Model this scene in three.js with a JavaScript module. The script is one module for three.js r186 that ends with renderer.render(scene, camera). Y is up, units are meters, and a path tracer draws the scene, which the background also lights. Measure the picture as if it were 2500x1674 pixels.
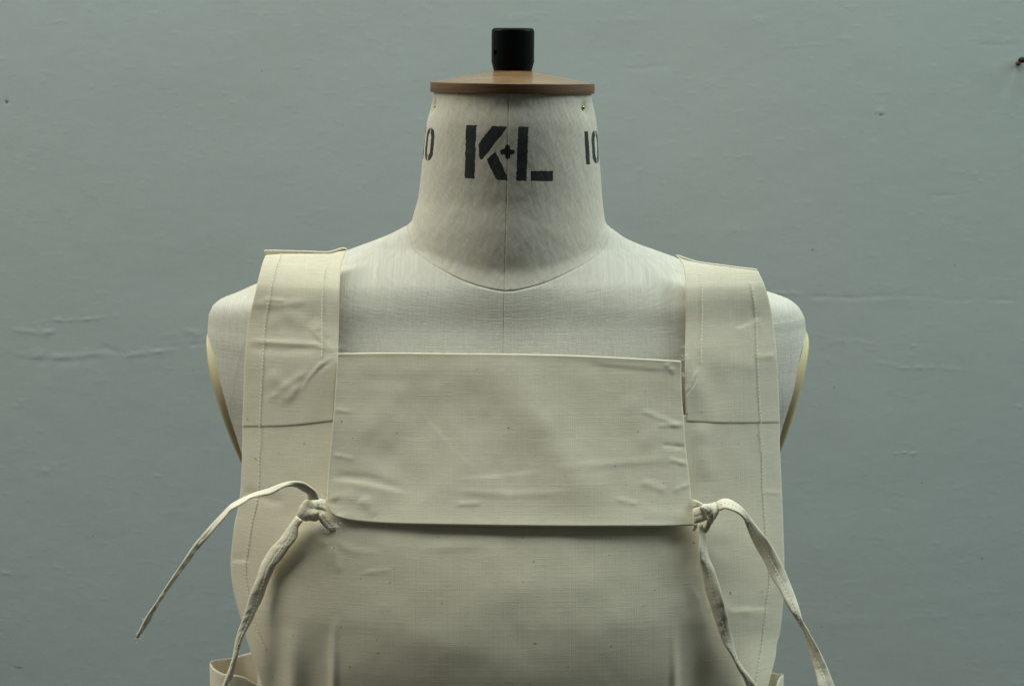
import * as THREE from 'three';
import { mergeGeometries } from 'three/addons/utils/BufferGeometryUtils.js';
import { Brush, Evaluator, SUBTRACTION } from 'three-bvh-csg';

// ───────────────────────── camera, light, exposure ─────────────────────────
const W = 2500, H = 1674, ASP = 1024 / 685, FOV = 17.9, DIST = 1.382, PITCH = THREE.MathUtils.degToRad(7.3);
const scene = new THREE.Scene();
const camera = new THREE.PerspectiveCamera(FOV, ASP, 0.05, 40);
camera.position.set(0, 1.25 + DIST * Math.sin(PITCH), DIST * Math.cos(PITCH));
camera.lookAt(0, 1.25, 0);
scene.add(camera);
scene.background = new THREE.Color(0.038, 0.042, 0.038);      // dim room all round: little light comes from the viewer's side

const renderer = new THREE.WebGLRenderer({ antialias: true });
renderer.setSize(1024, 685);
renderer.toneMapping = THREE.LinearToneMapping;
renderer.toneMappingExposure = 1.24;
renderer.shadowMap.enabled = true;

const WALL_Z = -0.62;
function areaLight(x, y, z, tx, ty, tz, w, h, color, power) {
  const l = new THREE.RectAreaLight(color, power, w, h);
  l.position.set(x, y, z); l.lookAt(tx, ty, tz); scene.add(l);
  return l;
}
areaLight(-0.15, 3.3, -0.06, -0.15, 0, -0.06, 2.2, 0.7, new THREE.Color(0.90, 1.0, 0.93), 6.6);         // long skylight overhead
areaLight(-2.1, 2.85, -0.08, 0, 1.25, 0.22, 0.9, 1.7, new THREE.Color(1.0, 0.98, 0.86), 5.0);    // tall warm window high at the left
areaLight(2.1, 2.85, -0.08, 0, 1.25, 0.62, 0.9, 1.6, new THREE.Color(0.83, 1.0, 1.01), 6.8);      // cooler window high at the right

// ───────────────────────── helpers ─────────────────────────
function rng(seed) { let s = seed >>> 0; return () => { s = (s + 0x6D2B79F5) >>> 0; let t = s; t = Math.imul(t ^ (t >>> 15), t | 1); t ^= t + Math.imul(t ^ (t >>> 7), t | 61); return ((t ^ (t >>> 14)) >>> 0) / 4294967296; }; }
function hash2(i, j, s) { let h = Math.imul(i, 374761393) + Math.imul(j, 668265263) + Math.imul(s, 974711); h = Math.imul(h ^ (h >>> 13), 1274126177); return ((h ^ (h >>> 16)) >>> 0) / 4294967296; }
function vnoise(x, y, s = 0) {                                     // -1 … 1
  const i = Math.floor(x), j = Math.floor(y), a = x - i, b = y - j, u = a * a * (3 - 2 * a), v = b * b * (3 - 2 * b);
  const p = hash2(i, j, s), q = hash2(i + 1, j, s), r = hash2(i, j + 1, s), t = hash2(i + 1, j + 1, s);
  return 2 * (p + (q - p) * u + (r - p) * v + (p - q - r + t) * u * v) - 1;
}
function fbm(x, y, s, oct = 4) { let a = 1, t = 0, n = 0; for (let k = 0; k < oct; k++) { t += a * vnoise(x, y, s + k * 17); n += a; a *= 0.5; x *= 2.03; y *= 2.03; } return t / n; }
const clamp = (x, a, b) => Math.min(b, Math.max(a, x)), lerp = (a, b, t) => a + (b - a) * t;
const smooth = (a, b, x) => { const t = clamp((x - a) / (b - a), 0, 1); return t * t * (3 - 2 * t); };
function pchip(pts) {                                             // monotone curve through [[x, y], …]
  const p = pts.slice().sort((a, b) => a[0] - b[0]), n = p.length, X = p.map((q) => q[0]), Y = p.map((q) => q[1]);
  const h = [], d = [], m = [];
  for (let i = 0; i < n - 1; i++) { h[i] = X[i + 1] - X[i]; d[i] = (Y[i + 1] - Y[i]) / h[i]; }
  m[0] = d[0]; m[n - 1] = d[n - 2];
  for (let i = 1; i < n - 1; i++) m[i] = d[i - 1] * d[i] <= 0 ? 0 : (3 * (h[i - 1] + h[i])) / ((2 * h[i] + h[i - 1]) / d[i - 1] + (h[i] + 2 * h[i - 1]) / d[i]);
  return (x) => {
    if (x <= X[0]) return Y[0] + m[0] * (x - X[0]);
    if (x >= X[n - 1]) return Y[n - 1] + m[n - 1] * (x - X[n - 1]);
    let i = 0; while (x > X[i + 1]) i++;
    const t = (x - X[i]) / h[i], t2 = t * t, t3 = t2 * t;
    return Y[i] * (2 * t3 - 3 * t2 + 1) + h[i] * m[i] * (t3 - 2 * t2 + t) + Y[i + 1] * (3 * t2 - 2 * t3) + h[i] * m[i + 1] * (t3 - t2);
  };
}
// the sight line through a point of the photograph (its own pixels), met with a plane or a surface of the scene
const TT = Math.tan(THREE.MathUtils.degToRad(FOV / 2)), CP = Math.cos(PITCH), SP = Math.sin(PITCH);
function at(px, py, z = 0) {
  const a = (px / (W / 2) - 1) * ASP * TT, b = (1 - py / (H / 2)) * TT;
  const dx = a, dy = -SP + b * CP, dz = -CP - b * SP, k = (z - camera.position.z) / dz;
  return new THREE.Vector3(camera.position.x + dx * k, camera.position.y + dy * k, z);
}
function on(px, py, Z) { let z = 0.08, p; for (let i = 0; i < 14; i++) { p = at(px, py, z); z = lerp(z, Z(p.x, p.y, px, py), 0.8); } return at(px, py, z); }
const MM = at(1351, 837).x / 100 - at(1251, 837).x / 100;          // metres per photograph pixel at the form's axis
const polyOf = (pts) => { const p = pts.map((q) => at(q[0], q[1])); return pchip(p.map((q) => [q.y, q.x])); };

function numberedNames() { const seen = {}; return (n) => { seen[n] = (seen[n] ?? -1) + 1; return seen[n] ? n + '_' + String(seen[n]).padStart(3, '0') : n; }; }
const numbered = numberedNames();
function mesh(name, geo, mat, parent, label) {
  const m = new THREE.Mesh(geo, mat); m.name = parent === scene ? numbered(name) : name; m.castShadow = m.receiveShadow = true;
  if (label) m.userData.label = label;
  parent.add(m); return m;
}
function thing(name, label, category, pos) {
  const g = new THREE.Group(); g.name = numbered(name); g.position.copy(pos); g.userData = { label, category }; scene.add(g); return g;
}
// geometry from a grid of world points; origin is the thing's base
function gridGeo(P, UV, origin, closedU = false) {
  const ni = P.length, nj = P[0].length, pos = [], uv = [], idx = [];
  for (let i = 0; i < ni; i++) for (let j = 0; j < nj; j++) { const p = P[i][j]; pos.push(p.x - origin.x, p.y - origin.y, p.z - origin.z); uv.push(UV[i][j][0], UV[i][j][1]); }
  for (let i = 0; i < ni - 1; i++) for (let j = 0; j < nj - 1; j++) { const a = i * nj + j, b = a + 1, c = a + nj, d = c + 1; idx.push(a, c, b, b, c, d); }
  const g = new THREE.BufferGeometry();
  g.setAttribute('position', new THREE.Float32BufferAttribute(pos, 3)); g.setAttribute('uv', new THREE.Float32BufferAttribute(uv, 2)); g.setIndex(idx); g.computeVertexNormals();
  return g;
}
// sample positions 0…1 that crowd at both ends, for rolled edges; len in metres
function spaced(len, step, edge = 0.0016) {
  const e = [0, 0.12, 0.3, 0.55, 0.8, 1].map((x) => x * edge / len), out = [...e], n = Math.max(2, Math.round(len / step));
  for (let i = 1; i < n; i++) out.push(e[5] + (1 - 2 * e[5]) * i / n);
  for (const x of e.slice().reverse()) out.push(1 - x);
  return out;
}
// closed cloth shell round a middle surface F(u, v) -> world point; rounded rims
function shell(F, us, vs, lenU, lenV, t, origin, edge = 0.0016, uvOf = null, roll = 1) {
  const ni = vs.length, nj = us.length, M = [], N = [];
  for (let i = 0; i < ni; i++) { M.push([]); for (let j = 0; j < nj; j++) M[i].push(F(us[j], vs[i])); }
  const a = new THREE.Vector3(), b = new THREE.Vector3();
  for (let i = 0; i < ni; i++) { N.push([]); for (let j = 0; j < nj; j++) {
    a.subVectors(M[i][Math.min(nj - 1, j + 1)], M[i][Math.max(0, j - 1)]); b.subVectors(M[Math.max(0, i - 1)][j], M[Math.min(ni - 1, i + 1)][j]);
    N[i].push(new THREE.Vector3().crossVectors(a, b).normalize()); } }
  const prof = (x, len) => { const d = Math.min(x, 1 - x) * len; if (d >= edge) return 1; const k = 1 - d / edge; return Math.sqrt(Math.max(0, 1 - k * k)); };
  const pos = [], uv = [], idx = [], id = (s, i, j) => s * ni * nj + i * nj + j;
  for (let s = 0; s < 2; s++) for (let i = 0; i < ni; i++) for (let j = 0; j < nj; j++) {
    const e = prof(us[j], lenU) * prof(vs[i], lenV), o = (s ? -0.5 : 0.5) * t * (roll ? e : 1), p = M[i][j], n = N[i][j];
    pos.push(p.x + n.x * o - origin.x, p.y + n.y * o - origin.y, p.z + n.z * o - origin.z);
    const q = uvOf ? uvOf(us[j], vs[i]) : [p.x, p.y]; uv.push(q[0], q[1]);
  }
  for (let i = 0; i < ni - 1; i++) for (let j = 0; j < nj - 1; j++) {
    idx.push(id(0, i, j), id(0, i + 1, j), id(0, i, j + 1), id(0, i, j + 1), id(0, i + 1, j), id(0, i + 1, j + 1));
    idx.push(id(1, i, j), id(1, i, j + 1), id(1, i + 1, j), id(1, i, j + 1), id(1, i + 1, j + 1), id(1, i + 1, j));
  }
  const g = new THREE.BufferGeometry();
  g.setAttribute('position', new THREE.Float32BufferAttribute(pos, 3)); g.setAttribute('uv', new THREE.Float32BufferAttribute(uv, 2)); g.setIndex(idx); g.computeVertexNormals();
  return g;
}
// a line through photograph points, as a function of 0…1 (Catmull-Rom, by length)
function curve(pts, tension = 0.5) {
  const c = new THREE.CatmullRomCurve3(pts.map((p) => new THREE.Vector3(p[0], p[1], p[2] ?? 0)), false, 'centripetal', tension);
  c.arcLengthDivisions = 400; return (t) => c.getPointAt(clamp(t, 0, 1));
}
function coons(Tp, Bp, Lp, Rp) {                                   // photograph-space outline of a piece of cloth
  const T = curve(Tp), B = curve(Bp), L = curve(Lp), R = curve(Rp), c00 = T(0), c10 = T(1), c01 = B(0), c11 = B(1);
  return (u, v) => { const t = T(u), b = B(u), l = L(v), r = R(v), k = (q) => (1 - v) * t[q] + v * b[q] + (1 - u) * l[q] + u * r[q] - ((1 - u) * (1 - v) * c00[q] + u * (1 - v) * c10[q] + (1 - u) * v * c01[q] + u * v * c11[q]); return [k('x'), k('y')]; };
}
// creases pressed into cloth: each a line in photograph pixels, [points, height mm, width px, kind]
function creaseField(list) {
  const C = list.map(([pts, h, w, kind = 'ridge']) => { let len = 0; const seg = []; for (let i = 0; i < pts.length - 1; i++) { const dx = pts[i + 1][0] - pts[i][0], dy = pts[i + 1][1] - pts[i][1], l = Math.hypot(dx, dy); seg.push([pts[i][0], pts[i][1], dx / l, dy / l, l, len]); len += l; }
    const xs = pts.map((p) => p[0]), ys = pts.map((p) => p[1]), m = w * (kind === 'step' ? 9 : 3.4); return { seg, len, h: h / 1000, w, kind, x0: Math.min(...xs) - m, x1: Math.max(...xs) + m, y0: Math.min(...ys) - m, y1: Math.max(...ys) + m }; });
  return (x, y) => {
    let z = 0;
    for (const c of C) {
      if (x < c.x0 || x > c.x1 || y < c.y0 || y > c.y1) continue;
      let best = 1e9, sg = 0, along = 0;
      for (const [ax, ay, ux, uy, l, s0] of c.seg) { const t = clamp((x - ax) * ux + (y - ay) * uy, 0, l), ex = x - ax - ux * t, ey = y - ay - uy * t, d = Math.hypot(ex, ey); if (d < best) { best = d; sg = Math.sign(ux * ey - uy * ex); along = (s0 + t) / c.len; } }
      const fade = c.kind === 'full' ? 1 : smooth(0, 0.8, 4 * along * (1 - along)), wob = 1 + 0.35 * vnoise(along * 5, c.x0 * 0.01, 3), q = best / c.w;
      if (c.kind === 'soft') z += c.h * fade * sg * q * Math.exp(-q * q * 0.7);
      else if (c.kind === 'step') z += c.h * fade * wob * sg * (1 - Math.exp(-q * 1.6)) * Math.exp(-q * 0.42);
      else z += c.h * fade * wob * Math.exp(-q * q);
    }
    return z;
  };
}

// ───────────────────────── procedural materials ─────────────────────────
function texFrom(w, h, ch, data, srgb, repX, repY) {
  const t = new THREE.DataTexture(data, w, h, ch === 1 ? THREE.RedFormat : THREE.RGBAFormat, data instanceof Float32Array ? THREE.FloatType : THREE.UnsignedByteType);
  t.wrapS = t.wrapT = THREE.RepeatWrapping; t.magFilter = THREE.LinearFilter; t.minFilter = THREE.LinearFilter;
  if (srgb) t.colorSpace = THREE.SRGBColorSpace;
  t.repeat.set(repX, repY); t.needsUpdate = true; return t;
}
const enc = (c) => 255 * (c <= 0.0031308 ? 12.92 * c : 1.055 * Math.pow(c, 1 / 2.4) - 0.055);
// woven cloth: threads of uneven thickness both ways, thick slubs, seed flecks; returns height (0…1) and tone (about 1)
function weave(n, size, pitch, seed, slub, opts = {}) {
  const r = rng(seed), yarns = Math.round(size / pitch), height = new Float32Array(n * n), tone = new Float32Array(n * n);
  const mk = () => Array.from({ length: yarns }, () => ({ a: 0.75 + 0.5 * r(), o: r() * 1000, f: 0.6 + 0.9 * r() }));
  const warp = mk(), weft = mk(), big = opts.streak ?? 1, wk = opts.warp ?? 0.8;
  for (let y = 0; y < n; y++) for (let x = 0; x < n; x++) {
    const fx = x / n * yarns, fy = y / n * yarns, i = Math.floor(fx) % yarns, j = Math.floor(fy) % yarns, a = fx - Math.floor(fx) - 0.5, b = fy - Math.floor(fy) - 0.5;
    const over = (i + j) & 1, wa = warp[i], we = weft[j], X = x / n * size, Y = y / n * size;
    const s1 = vnoise(wa.o, Y * 200 * wa.f, seed), s2 = vnoise(X * 190 * we.f, we.o, seed + 5), l2 = vnoise(X * 620 * we.f, we.o + 50, seed + 7);
    const th1 = wa.a + slub * Math.max(0, s1 - 0.2), th2 = we.a + slub * 1.5 * Math.max(0, s2 - 0.2);
    const h1 = th1 * Math.sqrt(Math.max(0, 1 - 3.4 * a * a)) * (over ? 1 : 0.62), h2 = th2 * Math.sqrt(Math.max(0, 1 - 3.4 * b * b)) * (over ? 0.62 : 1);
    const k = y * n + x; height[k] = Math.max(h1, h2) * 0.55;
    tone[k] = 1 + big * (0.016 * wk * s1 + 0.018 * s2 + 0.022 * l2 + 0.03 * (Math.max(h1, h2) - 0.8));
  }
  return { height, tone };
}
function clothMaterial({ n, size, pitch, seed, slub, base, flecks, bump, streak, warp, rough = 0.92, sheen = 0.15 }) {
  const { height, tone } = weave(n, size, pitch, seed, slub, { streak, warp }), r = rng(seed + 99), col = new Uint8Array(n * n * 4), f = new Float32Array(n * n);
  const tint = new Float32Array(n * n);
  for (let q = 0; q < flecks; q++) {                                // bits of seed husk and dust caught in the yarn
    const cx = r() * n, cy = r() * n, len = (0.0003 + 0.0009 * r() * r()) * n / size, wd = (0.00016 + 0.00022 * r()) * n / size, an = r() * 3.14, s = 0.1 + 0.75 * Math.pow(r(), 2.2), R = Math.ceil(len + 2);
    for (let dy = -R; dy <= R; dy++) for (let dx = -R; dx <= R; dx++) { const u = dx * Math.cos(an) + dy * Math.sin(an), v = -dx * Math.sin(an) + dy * Math.cos(an), e = (u / len) ** 2 + (v / wd) ** 2; if (e < 1.6) { const k = ((Math.floor(cy + dy) + n) % n) * n + (Math.floor(cx + dx) + n) % n; tint[k] = Math.max(tint[k], s * clamp(1.6 - e, 0, 1)); } }
  }
  for (let y = 0; y < n; y++) for (let x = 0; x < n; x++) {
    const k = y * n + x, m = tone[k] * (1 + 0.015 * vnoise(x / n * 16, y / n * 16, seed + 31)), t = tint[k];
    col[k * 4] = enc(clamp(lerp(base[0] * m, 0.10, t), 0, 1)); col[k * 4 + 1] = enc(clamp(lerp(base[1] * m, 0.075, t), 0, 1)); col[k * 4 + 2] = enc(clamp(lerp(base[2] * m * (1 + 0.02 * (m - 1)), 0.045, t), 0, 1)); col[k * 4 + 3] = 255; f[k] = height[k];
  }
  const map = texFrom(n, n, 4, col, true, 1 / size, 1 / size), bm = texFrom(n, n, 1, f, false, 1 / size, 1 / size);
  const mat = new THREE.MeshPhysicalMaterial({ map, bumpMap: bm, bumpScale: bump, roughness: rough, sheen, sheenRoughness: 0.6, sheenColor: new THREE.Color(...base) });
  mat.userData = { height, tone, n, size };
  return mat;
}
const LINEN = [0.635, 0.598, 0.515], CALICO = [0.81, 0.737, 0.572];
const linen = clothMaterial({ n: 1024, size: 0.30, pitch: 0.00075, seed: 11, slub: 0.55, base: LINEN, flecks: 60, bump: 0.00023, streak: 2.3, warp: 1.3 });
const calico = clothMaterial({ n: 2048, size: 0.62, pitch: 0.00062, seed: 23, slub: 0.5, base: CALICO, flecks: 900, bump: 0.00016, streak: 1.7, warp: 0.35 });
const threadMat = new THREE.MeshStandardMaterial({ color: new THREE.Color(0.93, 0.92, 0.86), roughness: 0.7 });
const darkThread = new THREE.MeshStandardMaterial({ color: new THREE.Color(0.22, 0.20, 0.17), roughness: 0.9 });

// ───────────────────────── wall ─────────────────────────
{
  const TW = 1.30, TH = 0.87, nx = 2048, ny = 1370, cx = 0, cy = 1.17;
  const hgt = new Float32Array(nx * ny), col = new Uint8Array(nx * ny * 4), r = rng(5);
  const toTex = (px, py) => { const p = at(px, py, WALL_Z); return [(p.x - cx) / TW * nx + nx / 2, (p.y - cy) / TH * ny + ny / 2]; };
  const PXW = toTex(1300, 800)[0] - toTex(1200, 800)[0], K = PXW / 100;     // texels per photograph pixel
  for (let y = 0; y < ny; y++) for (let x = 0; x < nx; x++) {
    const X = x / nx * TW, Y = y / ny * TH, wx = 0.004 * vnoise(X * 40, Y * 40, 70), wy = 0.004 * vnoise(X * 40, Y * 40, 71);
    let h = 0.45 * fbm(X * 8, Y * 10, 1, 3) + 0.034 * fbm((X + wx) * 60, (Y + wy) * 110, 2, 3);
    const st = fbm((X + wx) * 150, (Y + wy) * 330, 8, 3); h += 0.015 * st * (0.55 + 0.45 * vnoise(X * 14, Y * 14, 9));
    h += 0.035 * Math.max(0, fbm(X * 90, Y * 170, 12, 2) - 0.38) * 3;
    hgt[y * nx + x] = h;
  }
  const blob = (px, py, rx, ry, mm, an = 0) => { const [bx, by] = toTex(px, py); rx *= K; ry *= K; const R = Math.ceil(3 * Math.max(rx, ry)); for (let dy = -R; dy <= R; dy++) for (let dx = -R; dx <= R; dx++) { const x = Math.round(bx + dx), y = Math.round(by + dy); if (x < 0 || y < 0 || x >= nx || y >= ny) continue; const u = (dx * Math.cos(an) + dy * Math.sin(an)) / rx, v = (-dx * Math.sin(an) + dy * Math.cos(an)) / ry, e = Math.sqrt(u * u + v * v) * (1 + 0.3 * vnoise(dx * 0.35 + px, dy * 0.35, 4)); hgt[y * nx + x] += 0.125 * mm * Math.exp(-Math.pow(e, 2.6)); } };
  const line = (pts, w, mm, rag = 1) => { const c = curve(pts), n = Math.ceil(Math.hypot(pts[0][0] - pts.at(-1)[0], pts[0][1] - pts.at(-1)[1]) / (w * 0.6)); for (let i = 0; i <= n; i++) { const p = c(i / n), k = Math.max(0, 0.6 + 0.8 * vnoise(i * 0.23, pts[0][0], 6)) * Math.min(1, i / 4, (n - i) / 4); blob(p.x + rag * 3 * vnoise(i * 0.4, 3, pts[0][1] | 0), p.y + rag * 3 * vnoise(i * 0.17, 7, pts[0][1] | 0), w * 1.8, w * (1.0 + 0.5 * r()), mm * 0.36 * k); } };
  // lumps, runs and ridges of old paint, where the photograph has them
  for (const [x, y, a, b, m] of [[2148, 273, 13, 8, 1.6], [2150, 283, 9, 5, -0.5], [15, 250, 6, 7, -1.2], [1850, 48, 18, 10, 0.7], [2415, 95, 24, 14, 0.6], [2380, 425, 9, 7, 0.7], [2392, 443, 6, 5, 0.8], [2345, 420, 14, 4, 0.5], [2230, 845, 7, 5, 0.8], [2020, 878, 7, 6, 0.8], [1955, 945, 4, 6, -1.1], [2490, 995, 6, 5, 0.8], [110, 1150, 11, 8, 0.9], [385, 1163, 9, 5, 1.0], [110, 815, 14, 8, 1.0], [50, 806, 16, 7, 1.0], [95, 862, 18, 9, 1.0], [52, 980, 8, 6, 0.7], [2060, 95, 20, 5, 0.5], [1260, 45, 40, 9, 0.6], [1545, 50, 30, 8, 0.45], [570, 250, 9, 4, 0.5], [15, 1400, 14, 6, 0.9], [22, 1530, 22, 30, 0.7], [2330, 1335, 20, 14, 0.45], [1640, 350, 10, 5, 0.5], [1905, 340, 10, 5, 0.6], [1560, 415, 8, 5, 0.6]]) blob(x, y, a, b, m);
  line([[100, 785], [170, 782], [230, 780], [290, 772]], 4, 0.8); line([[0, 860], [60, 866], [120, 870], [210, 868], [330, 862], [420, 858]], 6, 1.0); line([[240, 850], [330, 862], [430, 846], [510, 842]], 5, -0.8);
  line([[0, 800], [70, 812], [140, 808]], 5, 0.8); line([[380, 830], [440, 812], [500, 816]], 6, 0.6); line([[0, 880], [130, 884], [250, 876]], 7, -0.6);
  line([[1960, 722], [2080, 728], [2200, 722], [2330, 732], [2500, 733]], 5, -0.45, 0.5); line([[1960, 734], [2090, 737], [2240, 731], [2500, 742]], 6, 0.2);
  line([[2200, 900], [2280, 897], [2350, 905]], 4, 0.7); line([[2180, 1108], [2260, 1106]], 3, 0.6); line([[2090, 880], [2250, 900], [2330, 896]], 5, 0.35);
  line([[0, 1622], [50, 1632]], 4, -1.1); line([[85, 0], [82, 400], [84, 900], [80, 1674]], 9, 0.22); line([[45, 1050], [55, 1350], [50, 1674]], 7, 0.3); line([[0, 1395], [90, 1402]], 7, 0.7);
  line([[1880, 712], [1960, 718]], 4, 0.5); line([[1480, 580], [1700, 566], [1900, 560]], 9, 0.25); line([[450, 600], [300, 590], [160, 598]], 9, 0.22); line([[1750, 1500], [2100, 1520], [2480, 1480]], 12, 0.25);
  for (let k = 0; k < 150; k++) blob(r() * 2600 - 50, r() * 1750 - 30, 5 + 12 * r(), 2.5 + 5 * r(), (r() < 0.75 ? 1 : -0.7) * (0.10 + 0.3 * r() * r()), (r() - 0.5) * 0.7);
  for (let k = 0; k < 26; k++) { const x = r() * 2500, y = r() * 1674, l = 40 + 130 * r(); line([[x, y], [x + l * 0.5, y + (r() - 0.5) * 12], [x + l, y + (r() - 0.5) * 24]], 3 + 3 * r(), (r() < 0.6 ? 1 : -1) * 0.3); }
  let lo = 1e9, hi = -1e9; for (const h of hgt) { lo = Math.min(lo, h); hi = Math.max(hi, h); }
  for (let y = 0; y < ny; y++) for (let x = 0; x < nx; x++) {
    const k = y * nx + x, X = x / nx * TW, Y = y / ny * TH, p = 1 + 0.022 * fbm(X * 5, Y * 5, 41, 3) + 0.016 * fbm(X * 120, Y * 220, 44, 2), w = 0.02 * fbm(X * 3.5, Y * 3.5, 47, 2);
    col[k * 4] = enc(0.555 * (p + w)); col[k * 4 + 1] = enc(0.615 * p); col[k * 4 + 2] = enc(0.595 * (p - w)); col[k * 4 + 3] = 255; hgt[k] = (hgt[k] - lo) / (hi - lo);
  }
  for (const [px, py, rx, ry, a] of [[15, 250, 5, 5, 0.45], [1955, 946, 3, 6, 0.6], [2035, 946, 2.5, 2.5, 0.3], [2151, 281, 6, 3, 0.3], [45, 1630, 14, 2.5, 0.3], [1982, 610, 3, 3, 0.35], [2330, 650, 2.5, 2.5, 0.3], [2395, 1365, 3, 2.5, 0.3], [2005, 1530, 2.2, 2.2, 0.4], [640, 175, 2.5, 2, 0.25], [470, 905, 2.5, 2, 0.3], [225, 1310, 2.5, 2, 0.25], [2250, 1180, 2.5, 3, 0.3]]) {  // dark specks; the one under the lump has its shade painted in
    const [bx, by] = toTex(px, py), R = Math.ceil(2 * Math.max(rx, ry) * K); for (let dy = -R; dy <= R; dy++) for (let dx = -R; dx <= R; dx++) { const x = Math.round(bx + dx), y = Math.round(by + dy); if (x < 0 || y < 0 || x >= nx || y >= ny) continue; const e = Math.hypot(dx / (rx * K), dy / (ry * K)) * (1 + 0.4 * vnoise(dx * 0.7 + px, dy * 0.7, 51)), f = 1 - a * clamp(1.5 - 1.5 * e, 0, 1), k = (y * nx + x) * 4; col[k] *= f; col[k + 1] *= f; col[k + 2] *= f; }
  }
  const map = texFrom(nx, ny, 4, col, true, 1, 1), bm = texFrom(nx, ny, 1, hgt, false, 1, 1);
  for (const t of [map, bm]) t.wrapS = t.wrapT = THREE.MirroredRepeatWrapping;
  const g = new THREE.BoxGeometry(TW * 5, TH * 5, 0.12), uv = g.attributes.uv, ps = g.attributes.position;
  for (let i = 0; i < uv.count; i++) uv.setXY(i, ps.getX(i) / TW + 0.5, ps.getY(i) / TH + 0.5);
  const wall = mesh('wall', g, new THREE.MeshStandardMaterial({ map, bumpMap: bm, bumpScale: (hi - lo) / 1000, roughness: 0.62 }), scene);
  wall.position.set(cx, cy, WALL_Z - 0.06); wall.userData.kind = 'structure';
}
{ // rusty nail at the photograph's right edge
  const p = at(2491, 150, WALL_Z), hp = at(2497, 146, WALL_Z + 0.011).sub(p), g = thing('nail', 'small dark rusty nail sticking out of the painted wall', 'nail', p);
  const rust = new THREE.MeshStandardMaterial({ color: new THREE.Color(0.035, 0.026, 0.018), roughness: 0.7, metalness: 0.3 });
  const sh = new THREE.CylinderGeometry(0.0016, 0.0013, 0.012, 10); sh.rotateX(Math.PI / 2); sh.translate(hp.x, hp.y, 0.005); mesh('shank', sh, rust, g);
  const hd = new THREE.SphereGeometry(0.0034, 18, 12); hd.scale(1.25, 0.8, 0.6); hd.translate(hp.x, hp.y, hp.z); mesh('head', hd, rust, g);
  const pl = new THREE.SphereGeometry(0.0026, 14, 10); pl.scale(1, 0.9, 0.7); pl.translate(-0.0020, -0.0014, 0.001); mesh('broken_plug', pl, new THREE.MeshStandardMaterial({ color: new THREE.Color(0.16, 0.075, 0.05), roughness: 0.85 }), g, 'reddish broken wall plug');
}

// ───────────────────────── shape of the dress form ─────────────────────────
const wl = polyOf([[1120, 520], [1050, 538], [989, 556], [939, 577], [862, 606], [840, 614], [720, 657], [625, 693], [576, 715], [537, 731], [520, 746], [513, 765]]);
const wr = polyOf([[1370, 520], [1430, 540], [1492, 562], [1526, 581], [1564, 598], [1603, 612], [1645, 627], [1760, 669], [1870, 711], [1901, 721], [1930, 733], [1950, 750], [1961, 770]]);
const armL = polyOf([[511, 760], [514, 803], [534, 853], [565, 925], [586, 987], [617, 1071], [645, 1180], [660, 1300], [660, 1500], [645, 1760]]);
const armR = polyOf([[1964, 760], [1961, 807], [1952, 837], [1931, 887], [1909, 948], [1883, 1021], [1851, 1150], [1838, 1300], [1838, 1500], [1855, 1760]]);
const xc = polyOf([[1251.5, 65], [1250.6, 229], [1249.3, 300], [1247.5, 398], [1245.7, 480], [1242.4, 522], [1241, 545], [1240, 590], [1237, 720], [1237, 1000], [1237, 1760]]);
const seamX = polyOf([[1240.5, 229], [1239, 330], [1237.5, 440], [1234, 600], [1232, 712], [1231, 860], [1231, 1760]]);
const nl = polyOf([[1058.5, 222], [1056, 240], [1042, 300], [1031, 398], [1021.5, 480], [1010, 522], [1004, 545], [996, 590], [988, 640], [975, 720]]);
const nr = polyOf([[1442, 222], [1444.5, 240], [1456.6, 300], [1464, 398], [1470, 480], [1474, 522], [1478, 545], [1486, 590], [1494, 640], [1507, 720]]);
const tipL = at(513, 765).y, tipR = at(1961, 770).y, yTop = at(1250, 222).y;
const TX = 2.25, yHigh = at(1250, 522).y;
const neckHalf = (y) => (nr(y) - nl(y)) / 2, neckC = (y) => xc(y);
const neckFront = (y) => neckHalf(y) * 1.0;
function half(y, right) {                                          // half width of the torso before the armholes are cut
  const tip = right ? tipR : tipL, c = xc(y);
  if (y >= tip) return Math.max(0.001, right ? wr(Math.min(y, yHigh)) - c : c - wl(Math.min(y, yHigh)));
  const arm = Math.abs((right ? armR(y) : armL(y)) - c), d = tip - y;
  return arm * (1 + 0.10 * smooth(0, 0.05, d) + 0.03 * smooth(0.03, 0.12, d));
}
// front depth: meets the neck along the photographed neck seam, then the chest swells to the bust
const seamPts = [[1010, 600], [1030, 621], [1060, 641], [1110, 668], [1170, 692], [1215, 707], [1232, 712], [1275, 703], [1320, 692], [1372, 671], [1420, 643], [1455, 612]];
const rFrontAt = (x, y) => { const a = (x - neckC(y)) / neckHalf(y); return neckFront(y) * Math.sqrt(Math.max(0, 1 - a * a)); };
const dPts = {};
for (const [px, py] of seamPts) { const p = on(px, py, rFrontAt), c = xc(p.y), w = half(p.y, p.x > c), e = Math.pow(1 - Math.pow(Math.min(0.97, Math.abs(p.x - c) / w), TX), 1 / TX), k = Math.round(p.y / 0.006); (dPts[k] ??= []).push([p.y, p.z / e]); }
const dTab = Object.values(dPts).map((q) => [q.reduce((s, a) => s + a[0], 0) / q.length, q.reduce((s, a) => s + a[1], 0) / q.length]).sort((a, b) => a[0] - b[0]);
const pV = on(1232, 712, rFrontAt);
for (let i = 1; i < dTab.length; i++) dTab[i][1] = Math.min(dTab[i][1], dTab[i - 1][1] - 0.0004);   // never swells upwards
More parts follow.
